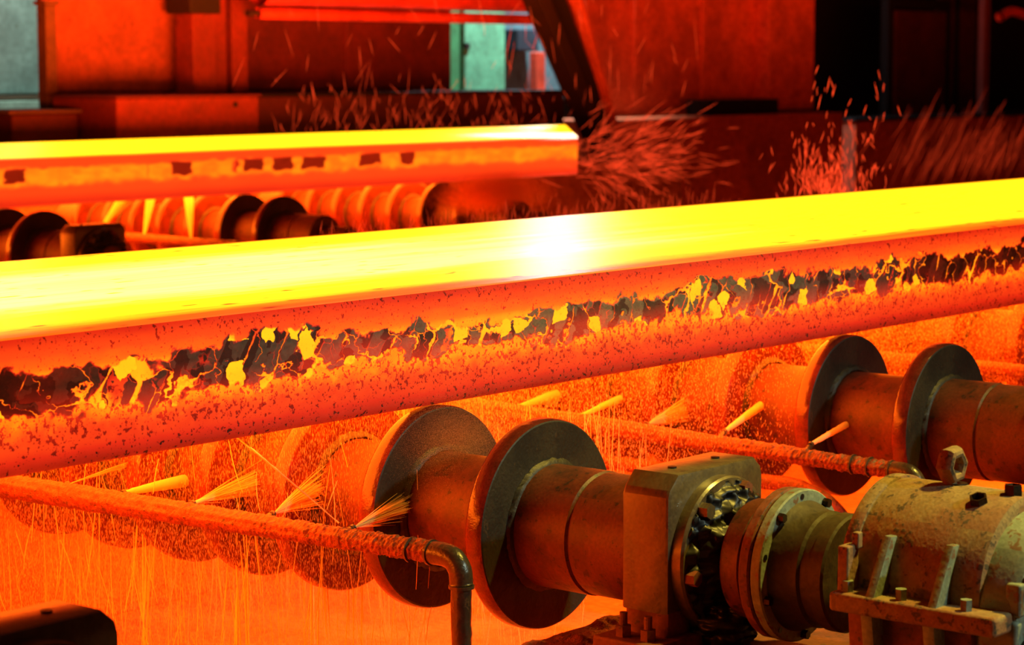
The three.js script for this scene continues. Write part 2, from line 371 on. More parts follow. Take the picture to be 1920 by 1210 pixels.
// ---------------------------------------------------------------- roller
const WHEELS = [0, -0.301, -0.57, -0.815, -1.05, -1.29, -1.56];
function makeRoller(label, at) {
  const t = thing('table_roller', label, 'roller', at, 'disc rollers that carry the slabs');
  mesh('shaft', [turned([[0, -1.9], [0.118, -1.9], [0.125, -1.88], [0.125, -0.02], [0.131, -0.02], [0.131, 0.145], [0.126, 0.15], [0.129, 0.155], [0.129, 0.318], [0.07, 0.32], [0.07, 0.512], [0, 0.512]], 64, 0.4)], M.hub, t);
  for (const z of WHEELS) {
    const w = mesh('wheel', turned([[0.12, z - 0.048], [0.215, z - 0.048], [0.222, z - 0.043], [0.225, z - 0.036], [0.225, z - 0.006], [0.2235, z - 0.002], [0.222, z]], 96, 0.7), M.rim, t);
    mesh('wheel_face', turned([[0.222, z], [0.219, z + 0.0015], [0.12, z + 0.0015]], 96, 0.4), z > -0.5 ? M.wheelFace : M.rim, w);  // faces under the slab: redder wet material paints in the glowing haze
    mesh('weld_bead', turned([[0.129, z + 0.001], [0.142, z + 0.002], [0.139, z + 0.009], [0.129, z + 0.012]], 96, 1, (a, zz) => 0.006 * (noise(a * 14 + z * 9, zz * 60, 5) - 0.5)), M.wheelFace, w);
  }
  return t;
}
const roller = makeRoller('whole dark disc roller in the middle foreground, its two wet-rimmed discs clear of the slab', [0, 0.6, 0]);
copyOf(roller, [1.72, 0.6, 0], 'disc roller at the right, a pale spindle-shaped water jet before its disc');
copyOf(roller, [3.44, 0.6, 0], 'disc roller glimpsed as red bands under the slab at the right edge');
copyOf(roller, [3.79, 0.6, -6.33], 'blurred dark disc roller under the far slab, leftmost of those behind');
copyOf(roller, [5.51, 0.6, -6.33], 'blurred disc roller under the middle of the far slab, two dark discs showing');
copyOf(roller, [7.23, 0.6, -6.33], 'blurred disc roller under the far slab beside its cut end, veiled in spray');

// ---------------------------------------------------------------- bearing block
function makeBlock(label, at) {
  const t = thing('bearing_block', label, 'bearing block', at, 'bearing blocks at the roller ends');
  const w = 0.165, top = 0.774;
  mesh('housing', prism([[-w, 0.5], [w, 0.5], [w, top - 0.04], [w - 0.006, top - 0.02], [w - 0.03, top], [-w + 0.034, top], [-w + 0.006, top - 0.028], [-w, top - 0.042]], 0.318, 0.43, 0.006), M.block, t);
  mesh('foot', [prism([[-w + 0.008, 0.45], [w - 0.008, 0.45], [w - 0.008, 0.501], [-w + 0.008, 0.501]], 0.322, 0.426, 0.003), box(0.46, 0.032, 0.16, 0, 0.436, 0.374, 0.006)], M.rust, t);
  for (const [x, z] of [[-0.195, 0.345], [-0.195, 0.405], [0.195, 0.345], [0.195, 0.405]]) {
    const b = mesh('anchor_bolt', metric(toCreasedNormals(new THREE.CylinderGeometry(0.016, 0.016, 0.022, 6).translate(x, 0.463, z), 0.3)), M.rust, t);
    mesh('stud', metric(toCreasedNormals(new THREE.CylinderGeometry(0.008, 0.008, 0.03, 12).translate(x, 0.485, z), 0.3)), M.rust, b);
  }
  for (const x of [-0.075, 0.075]) mesh('screw_hole', metric(toCreasedNormals(new THREE.CylinderGeometry(0.009, 0.009, 0.006, 16).translate(x, top, 0.374), 0.3)), M.grease, t);
  mesh('bearing_cover', turned([[0.09, 0.43], [0.156, 0.43], [0.156, 0.452], [0.152, 0.457], [0.118, 0.457], [0.112, 0.447], [0.075, 0.447]], 72, 0.5).translate(0, 0.6, 0), M.block, t);
  for (let k = 0; k < 6; k++) {
    const a = (k / 6) * Math.PI * 2 + 0.2;
    mesh('cover_bolt', hexHead(0.017, 0.457, 0.478, 0.134 * Math.cos(a), 0.6 + 0.134 * Math.sin(a)), k % 2 ? M.rust : M.block, t);
  }
  // grease pressed out round the shaft, in lumps
  const prof = [];
  for (let i = 0; i <= 44; i++) { const k = i / 44; prof.push([mix(0.068, 0.148, k), 0.458 + 0.05 * Math.pow(1 - k, 1.4)]); }
  prof.push([0.148, 0.45], [0.07, 0.45]);
  let lump = new THREE.LatheGeometry(prof.map(([r, z]) => new THREE.Vector2(r, z)), 220).rotateX(Math.PI / 2).translate(0, 0.6, 0);
  lump.deleteAttribute('uv'); lump.deleteAttribute('normal'); lump = mergeVertices(lump, 1e-5);
  const p = lump.attributes.position;
  for (let i = 0; i < p.count; i++) {
    const q = V(p.getX(i), p.getY(i), p.getZ(i)), e = q.z > 0.455 ? 1 : 0, a = noise3(q.clone().multiplyScalar(60), 29), b = noise3(q.clone().multiplyScalar(170), 31);
    p.setXYZ(i, q.x + e * 0.014 * (b - 0.5), q.y + e * (0.014 * (a - 0.5)), q.z + e * (0.045 * Math.max(-0.1, a - 0.46) + 0.012 * (b - 0.5)));
  }
  lump.computeVertexNormals(); lump = metric(lump);
  const drip = new THREE.CatmullRomCurve3([V(-0.03, 0.52, 0.462), V(-0.02, 0.47, 0.464), V(0.0, 0.43, 0.46), V(0.02, 0.425, 0.5)]);
  mesh('grease', [lump, pipe(drip, (k) => 0.05 + 0.02 * Math.sin(k * 5), { along: 60, around: 50, rough: 0.03, f: 60, s: 77 })], M.grease, t);
  return t;
}
const block = makeBlock('dirty box-shaped bearing block in the foreground with chamfered top and black grease round its shaft', [0, 0, 0]);
copyOf(block, [1.72, 0, 0], 'dark bearing block cut off by the right edge, behind the gear unit');
copyOf(block, [-1.72, 0, 0], 'blurred black bearing block low in the bottom left corner');
copyOf(block, [3.79, 0, -6.33], 'blurred dark block beside the leftmost roller under the far slab');

// ---------------------------------------------------------------- coupling
function makeCoupling(label, at) {
  const t = thing('shaft_coupling', label, 'coupling', at, 'flanged couplings beside the bearing blocks');
  mesh('sleeve', turned([[0.065, 0.513], [0.1, 0.513], [0.116, 0.518], [0.119, 0.524], [0.121, 0.56], [0.112, 0.566], [0.112, 0.573], [0.13, 0.575], [0.13, 0.582]], 72, 0.4), M.hub, t);
  mesh('flange', turned([[0.08, 0.582], [0.146, 0.582], [0.149, 0.585], [0.149, 0.602], [0.145, 0.605], [0.08, 0.605]], 84, 0.5, (a, z) => 0.002 * (noise(a * 9, z * 80, 3) - 0.5)), M.rust, t).userData.label = 'orange rusted flange ring';
  mesh('flange', turned([[0.08, 0.61], [0.147, 0.61], [0.15, 0.613], [0.15, 0.63], [0.147, 0.633], [0.118, 0.634]], 84, 0.5), M.teal, t).userData.label = 'grey green bolted flange ring';
  mesh('gasket', turned([[0.08, 0.604], [0.141, 0.604], [0.141, 0.611], [0.08, 0.611]], 72), M.grease, t);
  mesh('hub_sleeve', turned([[0.128, 0.634], [0.124, 0.645], [0.115, 0.668], [0.114, 0.69], [0.108, 0.695], [0.108, 0.715], [0.115, 0.718], [0.115, 0.744], [0.110, 0.748], [0.06, 0.748]], 72, 0.35), M.sleeve, t);
  for (let k = 0; k < 10; k++) {
    const a = (k / 10) * Math.PI * 2 + 0.35;
    if (k % 2) mesh('flange_bolt', hexHead(0.0095, 0.633, 0.646, 0.137 * Math.cos(a), 0.137 * Math.sin(a)), M.bolt, t);
    else mesh('bolt_hole', turned([[0, 0.6345], [0.006, 0.6345], [0.006, 0.62]], 16).translate(0.137 * Math.cos(a), 0.137 * Math.sin(a), 0), M.grease, t);
  }
  return t;
}
const coupling = makeCoupling('round flanged coupling between the bearing block and the gear unit', [0, 0.6, 0]);
copyOf(coupling, [-1.72, 0.6, 0], 'blurred coupling beside the black block at the bottom left');

// ---------------------------------------------------------------- gear unit
{
  const t = thing('gear_unit', 'dusty ribbed gear unit with an eye bolt on top at the bottom right', 'gear unit', [0, 0, 0]);
  const R = 0.195, z0 = 0.835, z1 = 1.11, half = [];
  for (let i = 0; i <= 36; i++) { const a = (i / 36) * Math.PI; half.push([0.174 * Math.cos(a), 0.625 + 0.173 * Math.sin(a)]); }
  mesh('upper_housing', prism([[0.174, 0.6], ...half, [-0.174, 0.6]], z0, z1, 0.014), M.dust, t);
  const ring = half.map(([x, y]) => [x * 1.03, 0.62 + (y - 0.62) * 1.03]);
  mesh('end_rim', prism([[0.179, 0.6], ...ring, [-0.179, 0.6]], z0 - 0.012, z0 + 0.016, 0.004), M.dust, t);
  mesh('lower_housing', [prism([[-0.17, 0.45], [0.17, 0.45], [0.185, 0.59], [-0.185, 0.59]], z0 + 0.01, z1 - 0.01, 0.008)], M.rust, t);
  mesh('joint_flange', box(0.462, 0.036, 0.335, 0, 0.602, 1.002, 0.008), M.dust, t);
  for (const z of [0.908, 1.034]) for (const s of [-1, 1]) {
    mesh('rib', prism(s < 0 ? [[-0.226, 0.618], [-0.12, 0.618], [-0.12, 0.72], [-0.166, 0.722], [-0.174, 0.71]] : [[0.226, 0.618], [0.174, 0.71], [0.166, 0.722], [0.12, 0.72], [0.12, 0.618]], z, z + 0.018, 0.003), M.teal, t);
    mesh('rib', prism(s < 0 ? [[-0.222, 0.588], [-0.2, 0.46], [-0.15, 0.46], [-0.15, 0.588]] : [[0.222, 0.588], [0.15, 0.588], [0.15, 0.46], [0.2, 0.46]], z - 0.012, z + 0.012, 0.003), M.teal, t);
  }
  mesh('lug', [box(0.04, 0.085, 0.022, -0.192, 0.66, 0.852, 0.004), box(0.016, 0.03, 0.014, -0.178, 0.71, 0.862, 0.003)], M.dust, t);
  mesh('end_cover', [turned([[0.17, 1.1], [0.17, 1.16], [0.162, 1.175], [0.135, 1.185], [0.13, 1.215], [0.06, 1.22], [0, 1.22]], 72, 0.5).translate(0, 0.6, 0), box(0.34, 0.06, 0.08, 0, 0.575, 1.14, 0.01)], M.teal, t);
  mesh('cover_pocket', box(0.09, 0.06, 0.03, -0.12, 0.64, 1.168, 0.006), M.teal, t);
  for (let k = 0; k < 8; k++) { const a = (k / 8) * 6.283 + 0.3; mesh('cover_bolt', hexHead(0.012, 1.172, 1.19, 0.15 * Math.cos(a), 0.6 + 0.15 * Math.sin(a)), M.bolt, t); }
  for (const [x, z] of [[-0.208, 0.862], [-0.205, 0.97], [-0.205, 1.1]]) mesh('flange_bolt', metric(toCreasedNormals(new THREE.CylinderGeometry(0.011, 0.011, 0.02, 6).translate(x, 0.63, z), 0.3)), M.teal, t);
  const eye = mesh('eye_bolt', [metric(toCreasedNormals(new THREE.TorusGeometry(0.0225, 0.0115, 12, 6).rotateZ(0.12).scale(1, 1.12, 1.6).rotateY(-0.12).translate(0.004, 0.834, 0.952), 0.6)), metric(toCreasedNormals(new THREE.CylinderGeometry(0.011, 0.012, 0.022, 16).translate(0.002, 0.795, 0.952), 0.4))], M.dust, t);
  mesh('washer', metric(toCreasedNormals(new THREE.CylinderGeometry(0.02, 0.021, 0.006, 20).translate(0.012, 0.797, 0.958), 0.4)), M.grease, eye);
  for (const [x, y, z, rx] of [[-0.06, 0.778, 1.045, -0.4], [-0.01, 0.795, 1.085, 0]]) {
    const g = turned([[0.009, 0.006], [0.013, 0.02], [0.0165, 0.02], [0.0175, 0.016], [0.0175, -0.01], [0, -0.01]], 6, 0.3).rotateX(-Math.PI / 2).rotateZ(-rx).translate(x, y, z);
    mesh('filler_plug', metric(g), M.bolt, t);
  }
  const fx = thing('gear_unit_pedestal', 'dark steel pedestal beneath the dusty gear unit', 'pedestal', [0, 0, 0]);
  mesh('plate', box(0.5, 0.026, 0.28, 0, 0.4345, 0.96, 0.004), M.rust, fx);
}

// ---------------------------------------------------------------- beam that carries the bearings
{
  const t = thing('bearing_beam', 'rusty beam strewn with scale that the bearing blocks stand on', 'beam', [0, 0, 0]);
  mesh('beam_body', box(13, 0.42, 1.35, 1.5, 0.21, 0.84, 0.01), M.rust, t);
  const g = new THREE.PlaneGeometry(4.2, 0.17, 420, 22).rotateX(-Math.PI / 2).translate(0.6, 0.418, 0.24), p = g.attributes.position;
  for (let i = 0; i < p.count; i++) { const x = p.getX(i), z = p.getZ(i), e = sm(0.155, 0.175, z) * (1 - sm(0.29, 0.325, z)); p.setY(i, 0.417 + e * (0.004 + 0.03 * Math.max(0, fbm(x * 22, z * 22, 7, 4) - 0.36))); p.setZ(i, z + 0.02 * (noise(x * 16, 0, 41) - 0.5)); }
  g.computeVertexNormals();
  mesh('scale_debris', metric(g), M.crust, t);
}

// ---------------------------------------------------------------- guard behind the slab and drain wall
{
  const plates = [[-6, -3], [-3, 0], [0, 3], [3, 6], [6, 9.6]];
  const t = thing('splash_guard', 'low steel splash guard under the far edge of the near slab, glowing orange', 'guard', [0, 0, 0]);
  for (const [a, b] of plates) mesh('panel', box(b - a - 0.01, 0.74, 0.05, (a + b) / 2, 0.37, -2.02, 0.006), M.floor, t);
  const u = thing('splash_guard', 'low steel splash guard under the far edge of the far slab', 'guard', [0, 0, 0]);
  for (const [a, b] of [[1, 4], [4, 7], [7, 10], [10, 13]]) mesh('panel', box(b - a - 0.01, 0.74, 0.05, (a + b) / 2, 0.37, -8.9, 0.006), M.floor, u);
}

// ---------------------------------------------------------------- spray pipes and jets
function makeSprayPipe(label, X, y, zEnd, zFar, nozzles, { drop = 0.6, crustFrom = 1, bands = [] } = {}) {
  const t = thing('spray_pipe', label, 'spray pipe', [0, 0, 0], 'spray pipes between the rollers'), r = 0.0215;
  mesh('crusted_pipe', pipe(straight(V(X, y(zFar), zFar), V(X, y(zEnd), zEnd - 0.03)), (k) => mix(0.027, 0.021, sm(0.35, 0.9, k)), { along: 800, around: 34, rough: 0.0075, f: 170, s: 3 + Math.round(X * 10) }), M.crust, t);
  const path = new THREE.CurvePath(), yE = y(zEnd);
  const c = new THREE.CatmullRomCurve3([V(X, yE, zEnd - 0.035), V(X, yE, zEnd + 0.005), V(X, yE - 0.006, zEnd + 0.028), V(X, yE - 0.026, zEnd + 0.044), V(X, yE - 0.055, zEnd + 0.048)], false, 'centripetal');
  mesh('elbow', pipe(c, 0.0235, { along: 24, around: 24 }), M.pipe, t);
  mesh('down_pipe', pipe(straight(V(X, yE - 0.05, zEnd + 0.048), V(X, yE - drop, zEnd + 0.048)), 0.0205, { along: 60, around: 20, rough: 0.003, f: 60 }), M.pipe, t);
  mesh('collar', [turned([[0.02, -0.004], [0.0262, -0.003], [0.0262, 0.003], [0.02, 0.004]], 28).translate(X, yE, zEnd - 0.03), turned([[0.018, -0.004], [0.0258, -0.003], [0.0258, 0.003], [0.018, 0.004]], 28).rotateX(Math.PI / 2).translate(X, yE - 0.058, zEnd + 0.048)], M.pipe, t);
  for (const z of bands) mesh('weld_ring', turned([[0.02, -0.003], [0.0252, -0.002], [0.0252, 0.002], [0.02, 0.003]], 28, 1, (a, zz) => 0.002 * noise(a * 12, z * 50, 3)).translate(X, y(z), z), M.pipe, t);
  for (const [z, dy, kind] of nozzles) {
    const d = V(0.93, dy, -0.3).normalize(), a = V(X, y(z), z), b = a.clone().addScaledVector(d, 0.085);
    const nz = mesh('nozzle', pipe(straight(a, b), (k) => mix(0.0095, 0.0065, k), { along: 16, around: 14, rough: 0.003, f: 110 }), M.pipe, t);
    mesh('nozzle_tip', pipe(straight(b.clone().addScaledVector(d, -0.012), b.clone().addScaledVector(d, 0.002)), 0.008, { along: 2, around: 14 }), M.pipe, nz);
  }
  return t;
}
// a jet: thin tapering strands of water leaving one point, and the drops they break into
function jet(label, from, dir, len, spread, n, core, s) {
  seed = s;
  const parts = [], d = V(...dir).normalize(), side = V(0, 1, 0).cross(d).normalize(), up = d.clone().cross(side);
  if (core) parts.push(pipe(straight(V(...from), V(...from).addScaledVector(d, len)), (k) => (core < 0.002 ? 0.0012 : 0.0045) + core * Math.pow(k, 0.8) * Math.sqrt(Math.max(0, 1 - Math.pow(k, 9))), { along: 30, around: 14, rough: 0.002, f: 130, s }));
  for (let i = 0; i < n * 9; i++) {
    const a = ran(0, 6.283), q = spread * Math.abs(gauss()) * 0.8, e = d.clone().addScaledVector(side, Math.cos(a) * q * 0.5).addScaledVector(up, Math.sin(a) * q).normalize(), L = len * ran(0.25, 1.25);
    const start = V(...from), end = start.clone().addScaledVector(e, L), mid = start.clone().lerp(end, 0.55).add(V(0, 0.01 * L, 0));
    end.y -= 0.05 * L * L;
    parts.push(pipe(new THREE.QuadraticBezierCurve3(start, mid, end), (k) => 0.00015 + 0.00055 * Math.sin(Math.PI * Math.pow(k, 0.5)) * ((i % 3) + 1) / 3, { along: 6, around: 4, caps: false }));
  }
  return tag(mesh('water_jet', parts, M.water), label, 'water jet');
}
const y1 = (z) => 0.585 + 0.0173 * (z + 1.335), y2 = (z) => 0.563 - 0.021 * (z + 0.861);
const N1 = [[-1.162, 0.05], [-0.964, 0.05], [-0.732, 0.05], [-0.48, 0.09], [-0.243, 0.04]];
const N2 = [[-1.22, -0.02], [-0.982, 0.02], [-0.742, 0.09], [-0.479, 0.24], [-0.202, 0.24]];
makeSprayPipe('crusted spray pipe across the left foreground that turns down in a black elbow', -0.4, y1, 0.053, -1.9, N1, { bands: [-0.03] });
makeSprayPipe('red-lit spray pipe at the right that turns down behind the gear unit', 1.32, y2, 0.092, -1.9, N2, { bands: [-0.05, 0.0] });
makeSprayPipe('rough red spray pipe under the slab at the right edge of the picture', 3.04, (z) => 0.575, 0.05, -1.9, [[-0.98, 0.1], [-1.3, 0.1]]);
makeSprayPipe('blurred spray pipe under the far slab behind the leftmost far roller', 5.08, (z) => 0.575, -6.28, -8.2, [[-6.7, 0.1], [-7.1, 0.1], [-7.5, 0.1]]);
const tip = (X, y, z, dy) => { const d = V(0.93, dy, -0.3).normalize(); return [X + d.x * 0.085, y(z) + d.y * 0.085, z + d.z * 0.085]; };
const J1 = [['thin forked water jet, first at the left on the crusted pipe', [0.93, 0.1, -0.06], 0.27, 0.05, 10, 0], ['solid rounded yellow water jet, second from the left on the crusted pipe', [0.93, 0.0, -0.04], 0.24, 0.03, 6, 0.013],
  ['broad water fan, third from the left on the crusted pipe', [0.93, 0.1, -0.02], 0.3, 0.2, 40, 0.002], ['loose water fan, fourth from the left on the crusted pipe', [0.93, 0.1, -0.25], 0.3, 0.26, 40, 0], ['ragged water fan at the black elbow end of the crusted pipe', [0.93, 0.07, -0.12], 0.26, 0.22, 36, 0]];
J1.forEach(([label, dir, len, sp, n, core], i) => jet(label, tip(-0.4, y1, ...N1[i]), dir, len, sp, n, core, 100 + i));
const J2 = [['flat leaf-shaped water jet just above the middle disc, leftmost on the second pipe', [0.93, 0.08, 0], 0.27, 0.12, 24, 0.016], ['straight yellow water jet, second on the second pipe', [0.93, 0.14, 0], 0.25, 0.02, 6, 0.009],
  ['five-fingered water fan, third on the second pipe', [0.93, 0.08, -0.04], 0.3, 0.26, 34, 0], ['orange water jet rising steeply, fourth on the second pipe', [0.93, 0.21, -0.08], 0.28, 0.035, 10, 0.011], ['pale spindle-shaped water jet before the dark disc at the right', [0.93, 0.13, -0.06], 0.24, 0.015, 4, 0.006]];
J2.forEach(([label, dir, len, sp, n, core], i) => jet(label, tip(1.32, y2, ...N2[i]), dir, len, sp, n, core, 140 + i));
jet('stray jet leaping back up left from the elbow end of the crusted pipe', [-0.38, 0.63, -0.25], [-0.32, 0.42, -0.35], 0.24, 0.012, 5, 0.001, 171);
jet('blurred water jet crossing under the far slab, nearer one', [5.15, 0.58, -6.72], [0.4, 0.9, -0.5], 0.35, 0.16, 30, 0.03, 172);
jet('blurred water jet crossing under the far slab, second one', [5.15, 0.58, -7.12], [0.5, 0.9, -0.3], 0.35, 0.2, 30, 0.03, 173);
jet('blurred water jet crossing under the far slab, farthest one', [5.15, 0.58, -7.52], [0.4, 0.9, 0.5], 0.35, 0.2, 30, 0.03, 174);

// the hose that droops behind the gear unit
{
  const c = new THREE.CatmullRomCurve3([V(1.5, 0.42, -1.6), V(1.5, 0.423, -0.98), V(1.5, 0.428, -0.5), V(1.5, 0.425, -0.32), V(1.5, 0.37, -0.2), V(1.5, 0.25, -0.15), V(1.5, 0.02, -0.14)]);
  tag(mesh('drain_pipe', pipe(c, 0.021, { along: 140, around: 20, rough: 0.003, f: 60 }), M.crust), 'bent drain pipe lying low behind the bearing block', 'pipe');
}

// ---------------------------------------------------------------- water falling under the slab
{
  seed = 301;
  const parts = [];
  const strand = (x, z, top, len, w) => { const a = V(x, top, z), b = a.clone().add(V(ran(-0.03, 0.03), -len, ran(-0.03, 0.03))), m = a.clone().lerp(b, 0.5).add(V(ran(-0.015, 0.015), 0, ran(-0.01, 0.01))); parts.push(pipe(new THREE.QuadraticBezierCurve3(a, m, b), (k) => 0.0004 + w * Math.sin(Math.PI * clamp(k * 0.9 + 0.05)), { along: 10, around: 5, caps: false })); };
  for (let i = 0; i < 700; i++) { const x = ran(-0.3, 0.9), z = ran(-1.85, -0.25); strand(x, z, ran(0.25, 0.75), ran(0.06, 0.28), ran(0.0002, 0.0008)); }
  for (const [x, z] of [[-0.12, -0.82], [-0.1, -0.6], [0.05, -0.62], [-0.15, -1.1], [0.2, -0.9]]) for (let i = 0; i < 9; i++) strand(x + ran(-0.02, 0.02), z + ran(-0.02, 0.02), ran(0.4, 0.82), ran(0.2, 0.5), ran(0.0008, 0.0024));
  tag(mesh('falling_water', parts, M.water), 'strands of cooling water dripping under the near slab', 'water', null, 'stuff');
}
// fine mist, each drop a tiny grain
function mist(label, n, place, r, s, tall = 1) {
  seed = s;
  const g = new THREE.OctahedronGeometry(1, 0), o = new THREE.InstancedMesh(g, M.water, n), m = new THREE.Matrix4();
  for (let i = 0; i < n; i++) { const p = place(), k = r * ran(0.6, 1.5); m.makeScale(k, k * tall, k).setPosition(...p); o.setMatrixAt(i, m); }
  o.name = numbered('water_mist'); o.castShadow = o.receiveShadow = true;
  scene.add(o);
  return tag(o, label, 'mist', null, 'stuff');
}
mist('mist drifting over the middle disc of the foreground roller', 90000, () => [gauss() * 0.14 - 0.02, 0.76 + gauss() * 0.09, -0.24 + gauss() * 0.07], 0.0002, 401);
mist('pale mist hanging before the far slab near its cut end', 80000, () => [7.1 + gauss() * 0.4, 0.78 + gauss() * 0.11, -6.1 + gauss() * 0.15], 0.0013, 402);
mist('orange mist between the rollers under the near slab', 130000, () => [ran(0.6, 3.6), ran(0.35, 0.82), ran(-1.6, -0.35)], 0.00034, 403, 9);
mist('streaming mist behind the crusted pipe under the near slab', 260000, () => [ran(-0.35, 0.6), ran(0.15, 0.82), ran(-1.8, -0.36)], 0.00019, 404, 19);

// ---------------------------------------------------------------- flung water droplets, slab light painted as glow
function droplets(label, n, place, aim, len, w, glow, s) {
  seed = s;
  const g = pipe(new THREE.QuadraticBezierCurve3(V(0, -0.5, 0), V(0.09, 0.05, 0), V(0, 0.5, 0)), (k) => 0.001 + 0.5 * Math.sin(Math.PI * clamp(k * 0.92 + 0.04)), { along: 6, around: 5, caps: false });
  const p = g.attributes.position;  // a unit spindle: thickness is set by the copy's scale
  for (let i = 0; i < p.count; i++) { const y = clamp(p.getY(i), -0.5, 0.5); p.setY(i, y); }
  g.computeVertexNormals();
  const m = new THREE.MeshStandardMaterial({ name: 'droplet painted glow', color: 0x140604, roughness: 0.8 });
  m.emissive.setRGB(1.9 * glow, 0.11 * glow, 0.025 * glow);  // emission paints in the slab light that these water droplets would reflect
  const o = new THREE.InstancedMesh(g, m, n), q = new THREE.Quaternion(), up = V(0, 1, 0), M4 = new THREE.Matrix4();
  for (let i = 0; i < n; i++) {
    const at = V(...place()), d = V(...aim(at)).normalize();
    q.setFromUnitVectors(up, d).multiply(new THREE.Quaternion().setFromAxisAngle(up, ran(0, 6.283)));
    const L = len * Math.exp(gauss() * 0.7), W = w * ran(0.6, 1.4);
    o.setMatrixAt(i, M4.compose(at, q, V(W, L, W)));
  }
  o.name = numbered('painted_glow_droplet_shower');
  scene.add(o);
  return tag(o, label, 'droplets', null, 'stuff');
}
const burst = (x, y, z, sx, sy, sz) => () => [x + gauss() * sx, y + Math.abs(gauss()) * sy, z + gauss() * sz];
droplets('dense red droplet burst with painted glow flying off the far slab at its cut end', 420, () => [7.75 + gauss() * 0.55, 1.0 + gauss() * 0.26, -5.5 + gauss() * 0.3], (p) => [p.x - 7.0 + gauss() * 0.3, (p.y - 0.98) * 1.3 + gauss() * 0.25, gauss() * 0.3], 0.17, 0.0021, 0.85, 501);
droplets('crisp red droplets with painted glow leaping up behind the near slab before the dark opening', 360, () => { const h = Math.abs(gauss()) ** 1.3; return rnd() < 0.12 ? [4.85 + ran(-0.25, 0.35), 1.1 + 0.45 * rnd() ** 1.5, -2.25] : [4.75 + gauss() * (0.25 + h * 0.12), 1.02 + h * 0.28, -2.25 + gauss() * 0.12]; }, () => [gauss() * 0.7, 1, gauss() * 0.6], 0.038, 0.0019, 1.1, 502);
droplets('slanting dark red droplet streaks with painted glow at the right behind the near slab', 170, () => [17.6 + ran(-1.3, 1.6), 0.5 + Math.abs(gauss()) * 0.5, -8.5 + gauss() * 0.4], () => [0.95 + gauss() * 0.25, 1, gauss() * 0.2], 0.4, 0.006, 0.22, 503);
droplets('thin spray of droplets with painted glow rising above the far slab', 200, () => { const h = Math.abs(gauss()); return [6.3 + ran(-1.1, 1.3), 1.2 + h * 0.26, -6.0 + gauss() * 0.3]; }, () => [gauss() * 1.0, 1, gauss() * 0.6], 0.075, 0.0019, 0.6, 504);
droplets('fine droplets with painted glow along the gap between the two slabs', 360, () => [3.2 + ran(-1.2, 1.2), 0.95 + Math.abs(gauss()) * 0.09, -2.6 + gauss() * 0.25], () => [gauss() * 0.5, 1, gauss() * 0.3], 0.045, 0.0011, 0.55, 505);
droplets('few loose droplets with painted glow high over the far slab', 70, () => [6.6 + ran(-1.9, 2.0), 1.35 + ran(0, 0.65), -5.8 + gauss() * 0.3], () => [gauss() * 1.2, 1, gauss() * 0.4], 0.12, 0.0022, 0.8, 506);

// ---------------------------------------------------------------- machinery behind
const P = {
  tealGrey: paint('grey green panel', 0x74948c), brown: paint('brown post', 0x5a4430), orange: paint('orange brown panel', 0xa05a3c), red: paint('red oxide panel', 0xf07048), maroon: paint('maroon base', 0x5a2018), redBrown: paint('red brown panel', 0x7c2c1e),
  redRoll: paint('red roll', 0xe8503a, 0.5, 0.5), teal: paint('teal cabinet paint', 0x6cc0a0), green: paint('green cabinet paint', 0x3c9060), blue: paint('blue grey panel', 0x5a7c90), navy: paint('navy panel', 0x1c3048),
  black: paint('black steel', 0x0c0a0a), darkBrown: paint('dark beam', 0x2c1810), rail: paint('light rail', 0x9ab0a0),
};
const slabBox = (x0, x1, y0, y1, z, depth, r = 0.02) => box(x1 - x0, y1 - y0, depth, (x0 + x1) / 2, (y0 + y1) / 2, z - depth / 2, r);
function machine(name, label, category, parts) {
  const t = thing(name, label, category, [0, 0, 0]);
  for (const [n, g, m] of parts) mesh(n, g, m, t);
  return t;
}
const frameOf = (x0, x1, y0, y1, z, w, d) => [slabBox(x0, x1, y0, y0 + w, z, d, 0.01), slabBox(x0, x1, y1 - w, y1, z, d, 0.01), slabBox(x0, x0 + w, y0 + w, y1 - w, z, d, 0.01), slabBox(x1 - w, x1, y0 + w, y1 - w, z, d, 0.01)];
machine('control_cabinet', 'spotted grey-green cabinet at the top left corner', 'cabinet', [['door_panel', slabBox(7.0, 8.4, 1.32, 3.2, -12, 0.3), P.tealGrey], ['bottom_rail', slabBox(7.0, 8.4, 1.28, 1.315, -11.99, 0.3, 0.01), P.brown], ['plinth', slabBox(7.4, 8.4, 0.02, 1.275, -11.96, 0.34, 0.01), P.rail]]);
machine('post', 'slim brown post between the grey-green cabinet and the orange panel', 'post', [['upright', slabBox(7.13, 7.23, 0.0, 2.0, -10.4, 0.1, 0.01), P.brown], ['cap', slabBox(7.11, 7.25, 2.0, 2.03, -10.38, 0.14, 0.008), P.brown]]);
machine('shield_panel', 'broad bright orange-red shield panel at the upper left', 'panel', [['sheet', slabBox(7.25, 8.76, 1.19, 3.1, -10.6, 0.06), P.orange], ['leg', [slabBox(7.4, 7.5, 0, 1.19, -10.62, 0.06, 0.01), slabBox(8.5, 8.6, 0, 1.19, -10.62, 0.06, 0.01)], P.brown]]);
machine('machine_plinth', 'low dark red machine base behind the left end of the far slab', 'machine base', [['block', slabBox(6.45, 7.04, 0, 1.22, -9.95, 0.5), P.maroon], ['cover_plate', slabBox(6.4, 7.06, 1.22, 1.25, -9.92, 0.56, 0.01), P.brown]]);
machine('machine_housing', 'long brown-red housing below the orange panel', 'housing', [['body', slabBox(7.1, 8.5, 0, 1.33, -9.6, 0.72), P.redBrown], ['lid', slabBox(7.08, 8.51, 1.33, 1.345, -9.58, 0.76, 0.006), P.maroon], ['sight_hole', bar(0.022, -0.01, 0.012, 8.25, 1.27, 20).translate(0, 0, -9.6), P.black]]);
